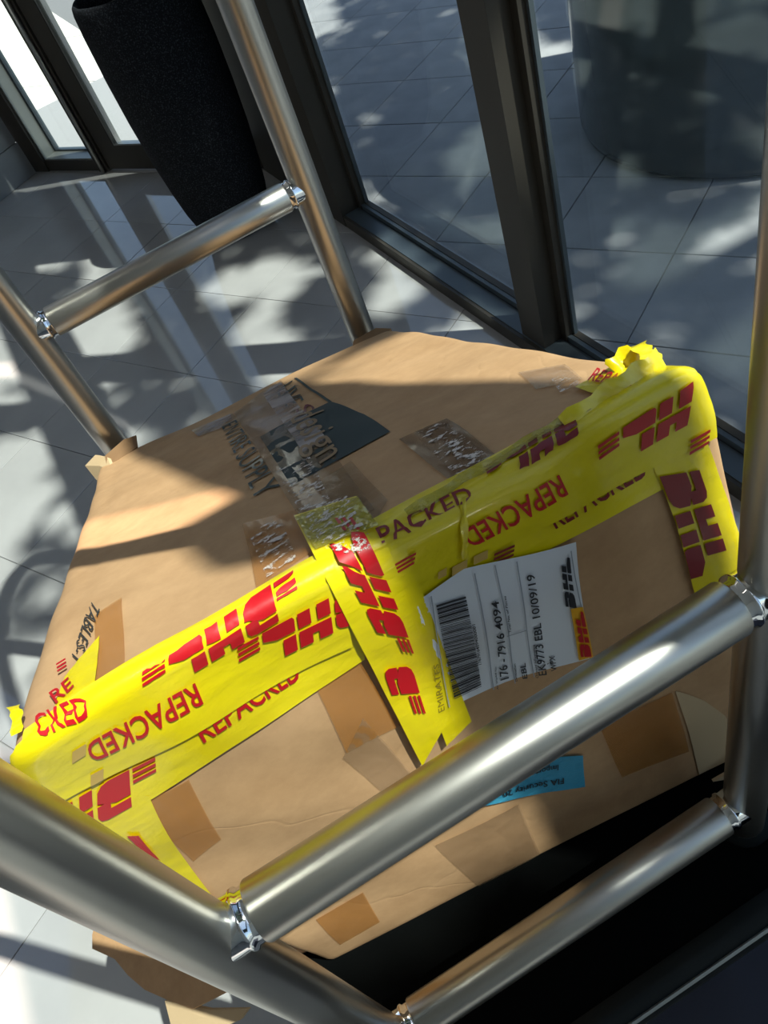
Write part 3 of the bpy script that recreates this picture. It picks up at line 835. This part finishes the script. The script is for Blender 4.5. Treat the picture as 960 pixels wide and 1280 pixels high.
PATCH = [
    ('green', 1, [(0.6407, -0.5836), (0.6594, -0.4163), (0.6513, -0.2692), (0.4473, -0.2687), (0.4516, -0.5702)]),
    ('greenline', 1, [(0.6406, -0.9247), (0.6477, -0.9208), (0.6431, -0.5783), (0.6356, -0.5756)]),
    ('paper', 5, [(0.5007, 0.1146), (0.589, 0.1047), (0.7582, 0.1584), (0.734, 0.4252), (0.4966, 0.3679), (0.4939, 0.2094), (0.496, 0.1959)]),
    ('blue', 3, [(0.4791, 0.5737), (0.6732, 0.71), (0.6559, 0.8042), (0.4439, 0.6748)]),
    ('orange', 7, [(0.7235, 0.2834), (0.7439, 0.2921), (0.74, 0.4187), (0.7145, 0.4123)]),
    ('clear', 1, [(0.4296, -0.8814), (0.6079, -0.9667), (0.5248, -0.0654), (0.43, -0.095)]),
    ('clear', 1, [(0.4899, -0.2332), (0.5579, -0.239), (0.5486, -0.0716), (0.5127, -0.0395), (0.4609, -0.0828)]),
    ('tan', 1, [(0.3431, -0.2241), (0.4345, -0.1815), (0.4209, -0.0514), (0.332, -0.0346)]),
    ('brown', 1, [(0.6445, -0.2177), (0.7322, -0.2074), (0.7078, -0.0304), (0.6324, -0.0328)]),
    ('tan', 1, [(0.0886, -0.1647), (0.1312, -0.1772), (0.1452, -0.0174), (0.1016, -0.02)]),
    ('tan', 1, [(0.3279, 0.1709), (0.4003, 0.1731), (0.4001, 0.3531), (0.3063, 0.3431)]),
    ('tan', 1, [(0.091, 0.199), (0.1426, 0.2053), (0.1145, 0.3732), (0.0681, 0.3934)]),
    ('clear', 1, [(0.9081, -0.2496), (0.96, -0.1955), (0.9304, -0.1259), (0.8752, -0.1649)]),
    ('clear', 1, [(0.2973, -0.8912), (0.4256, -0.8892), (0.4304, -0.764), (0.3145, -0.795)]),
    ('tan', 1, [(0.0875, 0.7681), (0.1788, 0.7694), (0.156, 0.9156), (0.0632, 0.9236)]),
    ('clear', 1, [(0.3361, 0.7403), (0.519, 0.7499), (0.514, 0.9788), (0.3649, 0.994)]),
    ('tan', 1, [(0.7208, 0.6405), (0.8592, 0.6534), (0.8805, 0.8752), (0.7372, 0.8513)]),
    ('clear', 1, [(0.3578, 0.2863), (0.375, 0.4961), (0.3244, 0.55), (0.2968, 0.3489)]),
    ('residue', 2, [(0.5329, -0.9025), (0.601, -0.9398), (0.5578, -0.3703), (0.5034, -0.368)]),
    ('residue', 2, [(0.3062, -0.8416), (0.4192, -0.881), (0.4178, -0.8055), (0.3139, -0.788)]),
    ('flake', 2, [(0.6659, -0.2021), (0.7188, -0.1986), (0.6991, -0.0326), (0.6438, -0.0366)]),
    ('flake', 2, [(0.438, -0.3536), (0.5085, -0.3397), (0.4802, -0.1167), (0.4352, -0.1241)]),
    ('flake', 2, [(0.3471, -0.19), (0.4043, -0.1876), (0.3967, -0.0527), (0.3496, -0.0443)]),
    ('flake', 2, [(0.9077, -0.166), (0.9381, -0.1558), (0.9166, -0.1162), (0.8816, -0.119)]),
    ('flake', 8, [(0.43, -0.1382), (0.5052, -0.1113), (0.4898, 0.0111), (0.4359, -0.0151)]),
    ('window', 5, [(0.5529, 0.0865), (0.5668, 0.0865), (0.5624, 0.0993), (0.5488, 0.0979)]),
    ('window', 5, [(0.5741, 0.0914), (0.5983, 0.092), (0.592, 0.1115), (0.5676, 0.1108)]),
    ('window', 5, [(0.6084, 0.0926), (0.6303, 0.093), (0.626, 0.1073), (0.6039, 0.1068)]),
    ('window', 5, [(0.0689, 0.0449), (0.0854, 0.0442), (0.0794, 0.0614), (0.0625, 0.0632)]),
    ('window', 5, [(0.0715, 0.0984), (0.0867, 0.0984), (0.0788, 0.1172), (0.0635, 0.1172)]),
    ('pale', 1, [(0.8648, 0.654), (0.9121, 0.7259), (0.9536, 0.8068), (0.981, 0.8879), (0.9915, 0.9611), (0.9672, 0.981), (0.901, 0.9803)]),  # paler cardboard tone over the lower right corner
    ('redbar', 4, [(0.0526, 0.2364), (0.0625, 0.2479), (0.0495, 0.3339), (0.0482, 0.3063)]),
    ('stain', 7, [(0.6577, 0.3745), (0.6697, 0.3752), (0.6707, 0.398), (0.6576, 0.401)]),
]
LINES = [
    ('grey', 6, [(0.6002, 0.1186), (0.5629, 0.3873)]),
    ('grey', 6, [(0.632, 0.1223), (0.6002, 0.4022)]),
    ('grey', 6, [(0.6634, 0.1336), (0.6451, 0.2802)]),
    ('grey', 6, [(0.6451, 0.2802), (0.634, 0.4092)]),
    ('grey', 6, [(0.6124, 0.2674), (0.6456, 0.2786)]),
    ('grey', 6, [(0.7466, 0.167), (0.7402, 0.3245)]),
    ('grey', 6, [(0.5298, 0.1155), (0.4838, 0.3614)]),
]
BARCODE = [
    ('bars', 6, [(0.5314, 0.1367), (0.5758, 0.1496), (0.5456, 0.3636), (0.4965, 0.3539)]),
]


tape_obj = {}
for nm, layer, q in TAPES:
    film = nm == 'torn_piece'
    o = quad_patch('tape_strip', q, layer, M_yellow, 36 if 'per' in nm or 'low' in nm else 14, 24, wob=0.0004, seed=layer)
    tape_obj[nm] = o
for kind, layer, poly in PATCH:
    nm, m = {'green': ('printed_block', M_green), 'greenline': ('printed_line', INK['green']), 'paper': ('address_label', M_paper), 'blue': ('security_label', M_blue),
             'orange': ('sticker', M_orange), 'clear': ('clear_tape', M_clear), 'tan': ('clear_tape', M_tan), 'brown': ('clear_tape', M_brown), 'residue': ('paper_residue', M_resid),
             'flake': ('white_flakes', M_flake), 'window': ('print_gap', M_window), 'stain': ('ink_stain', M_stain), 'pale': ('bare_patch', M_card_in), 'redbar': ('printed_logo', INK['red'])}[kind]  # bare_patch: a paler cardboard tone over the lower right corner
    if len(poly) == 4 and kind not in ('window', 'stain', 'greenline'):
        o = quad_patch(nm, poly, layer, m, 16, 16, wob=0.0003)
    else:
        o = poly_patch(nm, poly, layer, m)
    o['label'] = {'green': 'dark green block printed on the box top', 'greenline': 'thin dark printed roof line', 'paper': 'white shipping label with barcode', 'blue': 'crumpled blue security label',
                  'orange': 'small orange sticker', 'clear': 'clear shiny packing tape', 'tan': 'tan packing tape', 'brown': 'brown packing tape', 'residue': 'pale torn paper residue',
                  'flake': 'white flaking residue', 'window': 'pale gap in the tape print', 'stain': 'dark smudge on the label', 'pale': 'pale corner of the box', 'redbar': 'red bar of the print on the tape'}[kind]
    if kind == 'paper': label_o = o
    if kind == 'blue': blue_o = o
    if kind == 'orange': sticker_o = o
wrinkled = quad_patch('wrinkled_tape', [(0.4236, -0.1367), (0.5167, -0.0983), (0.5100, -0.0150), (0.4240, -0.0300)], 7, M_yellow_thin, 30, 30, wob=0.0008, label='wrinkled translucent yellow tape end')
for k, (text, colour, layer, q) in enumerate(TEXTS):
    par = label_o if colour == 'ink' and layer == 6 else blue_o if colour == 'ink' else parcel
    o = stamp('printed_text' if colour != 'black' else 'handwriting', glyphs(text, 0.012 if colour in ('red', 'darkred', 'ink') and len(text) < 22 else 0.0), q, layer, INK[colour], par)
for kind, colour, layer, q in LOGOS:
    o = stamp('printed_logo' if kind != 'STRIPES' else 'printed_stripes', LOGO[kind], q, layer, INK[colour], label_o if colour == 'ink' else parcel)
for colour, layer, ((s0, w0), (s1, w1)) in LINES:
    d = Vector((w0 - w1, s1 - s0)).normalized() * 0.0009
    q = [(s0 - d.x, w0 - d.y), (s1 - d.x, w1 - d.y), (s1 + d.x, w1 + d.y), (s0 + d.x, w0 + d.y)]
    P = [(i / 12, j) for j in (0, 1) for i in range(13)]; T = [(i, i + 1, i + 14, i + 13) for i in range(12)]
    stamp('ruled_line', (P, T), q, layer, INK[colour], label_o)
for _, layer, q in BARCODE:
    P = []; T = []; y = 0.0; br = random.Random(11)
    while y < 0.985:
        h = br.choice((0.006, 0.006, 0.012, 0.018))
        k = len(P); P += [(0, y), (0.5, y), (1, y), (1, y + h), (0.5, y + h), (0, y + h)]; T += [(k, k + 1, k + 4, k + 5), (k + 1, k + 2, k + 3, k + 4)]
        y += h + br.choice((0.006, 0.006, 0.012))
    stamp('barcode', (P, T), q, layer, INK['ink'], label_o)

# crumpled tape ends at the upper right corner, twisted ribbons along the fold
def ribbon(name, pts, w, m, label=None, twist=0.0, parent=parcel):
    """narrow creased strip of tape through the given points"""
    pts = [Vector(p) for p in pts]; V = []; F = []
    fine = []
    for i in range(len(pts) - 1):
        for k in range(4): fine.append(pts[i].lerp(pts[i + 1], k / 4))
    fine.append(pts[-1])
    for i, p in enumerate(fine):
        d = (fine[min(i + 1, len(fine) - 1)] - fine[max(i - 1, 0)]).normalized()
        up = Vector((0, -0.55, 0.85)); sd = d.cross(up).normalized()
        a = twist * i / len(fine); nd = sd * math.cos(a) + d.cross(sd).normalized() * math.sin(a)
        ww = w * (0.8 + 0.2 * math.sin(i * 1.7))
        V += [p - nd * ww, p + up * 0.004 * math.sin(i * 1.3), p + nd * ww]
    for i in range(len(fine) - 1):
        for k in range(2):
            a = i * 3 + k; F.append((a, a + 1, a + 4, a + 3))
    o = obj(name, V, F, m, parent, True, label=label)
    return o
def bx(s, w, off): return on_box(s, w, off)
ribbon('tape_ribbon', [bx(0.80, -0.016, 0.007), bx(0.88, -0.024, 0.009), bx(0.94, -0.030, 0.011), bx(0.985, -0.038, 0.012)], 0.010, M_yellow, 'creased yellow tape ribbon along the top edge', 0.25)
ribbon('tape_ribbon', [bx(0.955, -0.090, 0.006), bx(0.975, -0.088, 0.012), bx(0.995, -0.080, 0.010)], 0.012, M_yellow, 'curled yellow tape end at the corner', 0.6)
ribbon('tape_ribbon', [bx(0.985, -0.050, 0.010), bx(0.992, -0.072, 0.018), bx(0.998, -0.095, 0.020)], 0.010, M_yellow, 'curled yellow tape end at the corner', -0.5)
ribbon('tape_ribbon', [bx(0.55, -0.012, 0.007), bx(0.64, -0.016, 0.008), bx(0.74, -0.018, 0.008), bx(0.82, -0.022, 0.008)], 0.006, M_yellow_thin, 'loose translucent yellow film along the fold', 0.2)
ribbon('tape_ribbon', [bx(0.595, 0.085, 0.009), bx(0.605, 0.04, 0.010), bx(0.622, 0.004, 0.010)], 0.0035, M_yellow, 'narrow stretched yellow tape strand', 0.3)
ribbon('tape_ribbon', [bx(0.0, -0.012, 0.006), bx(0.004, -0.03, 0.009), bx(0.0, -0.045, 0.012)], 0.005, M_yellow, 'small curled yellow tape end at the left corner', 0.9)

# torn cardboard where the rear corners jam against the uprights, loose flaps at the bottom
def slab(name, poly, th, m, label, bend=0.0):
    P = [Vector(p) for p in poly]; n = (P[1] - P[0]).cross(P[2] - P[0]).normalized()
    k = len(P); c = sum(P, Vector()) / k
    V = []
    for p in P: V.append(p + n * bend * ((p - c).length - 0.05))
    V = [v for v in V] + [v - n * th for v in V]
    cen = [c + n * 0.0, c - n * th]
    V += cen; F = []
    for i in range(k):
        j = (i + 1) % k
        F += [(i, j, 2 * k), (j + k, i + k, 2 * k + 1), (i, i + k, j + k, j)]
    return obj(name, V, F, m, parcel, False, label=label)
tb_ = V8['TBL']
slab('torn_corner', [tb_ + Vector(p) for p in ((-0.020, -0.012, -0.015), (0.020, -0.050, 0.012), (0.022, -0.020, 0.022), (0.005, -0.004, 0.028), (-0.022, 0.0, 0.016))], 0.006, M_card_in, 'torn corner of the box crushed against the tube')
slab('torn_corner', [tb_ + Vector(p) for p in ((0.012, -0.035, 0.010), (0.075, -0.010, 0.004), (0.082, 0.012, 0.012), (0.060, 0.004, 0.022), (0.020, -0.018, 0.026))], 0.005, M_card_dark, 'bent brown flap beside the tube')
tr_ = V8['TBR']
slab('torn_corner', [tr_ + Vector(p) for p in ((-0.085, -0.015, 0.004), (-0.02, -0.03, 0.006), (0.004, -0.01, 0.002), (-0.02, 0.004, 0.010), (-0.07, 0.004, 0.010))], 0.005, M_card_dark, 'dark frayed edge of the box at the rear tube')


slab('bottom_flap', [(-0.419, 0.427, -0.2), (-0.426, 0.408, -0.205), (-0.386, 0.364, -0.19), (-0.366, 0.324, -0.18), (-0.341, 0.285, -0.17), (-0.31, 0.252, -0.16), (-0.267, 0.209, -0.14), (-0.12, 0.17, -0.075), (-0.052, 0.16, -0.066), (-0.052, 0.6, -0.066), (-0.14, 0.6, -0.075), (-0.3, 0.55, -0.14)], 0.006, M_card, 'torn brown bottom flap sticking out past the deck')
slab('bottom_flap', [(-0.313, 0.252, -0.165), (-0.319, 0.219, -0.18), (-0.29, 0.184, -0.17), (-0.203, 0.156, -0.13), (-0.184, 0.159, -0.12), (-0.245, 0.197, -0.145)], 0.006, M_card_in, 'pale torn tip of the bottom flap')
slab('bottom_flap', [(0.515, 0.058, -0.062), (0.560, 0.050, -0.045), (0.577, 0.046, -0.062), (0.568, 0.050, -0.075), (0.540, 0.054, -0.078)], 0.004, M_card_in, 'pale torn corner at the lower right of the box')
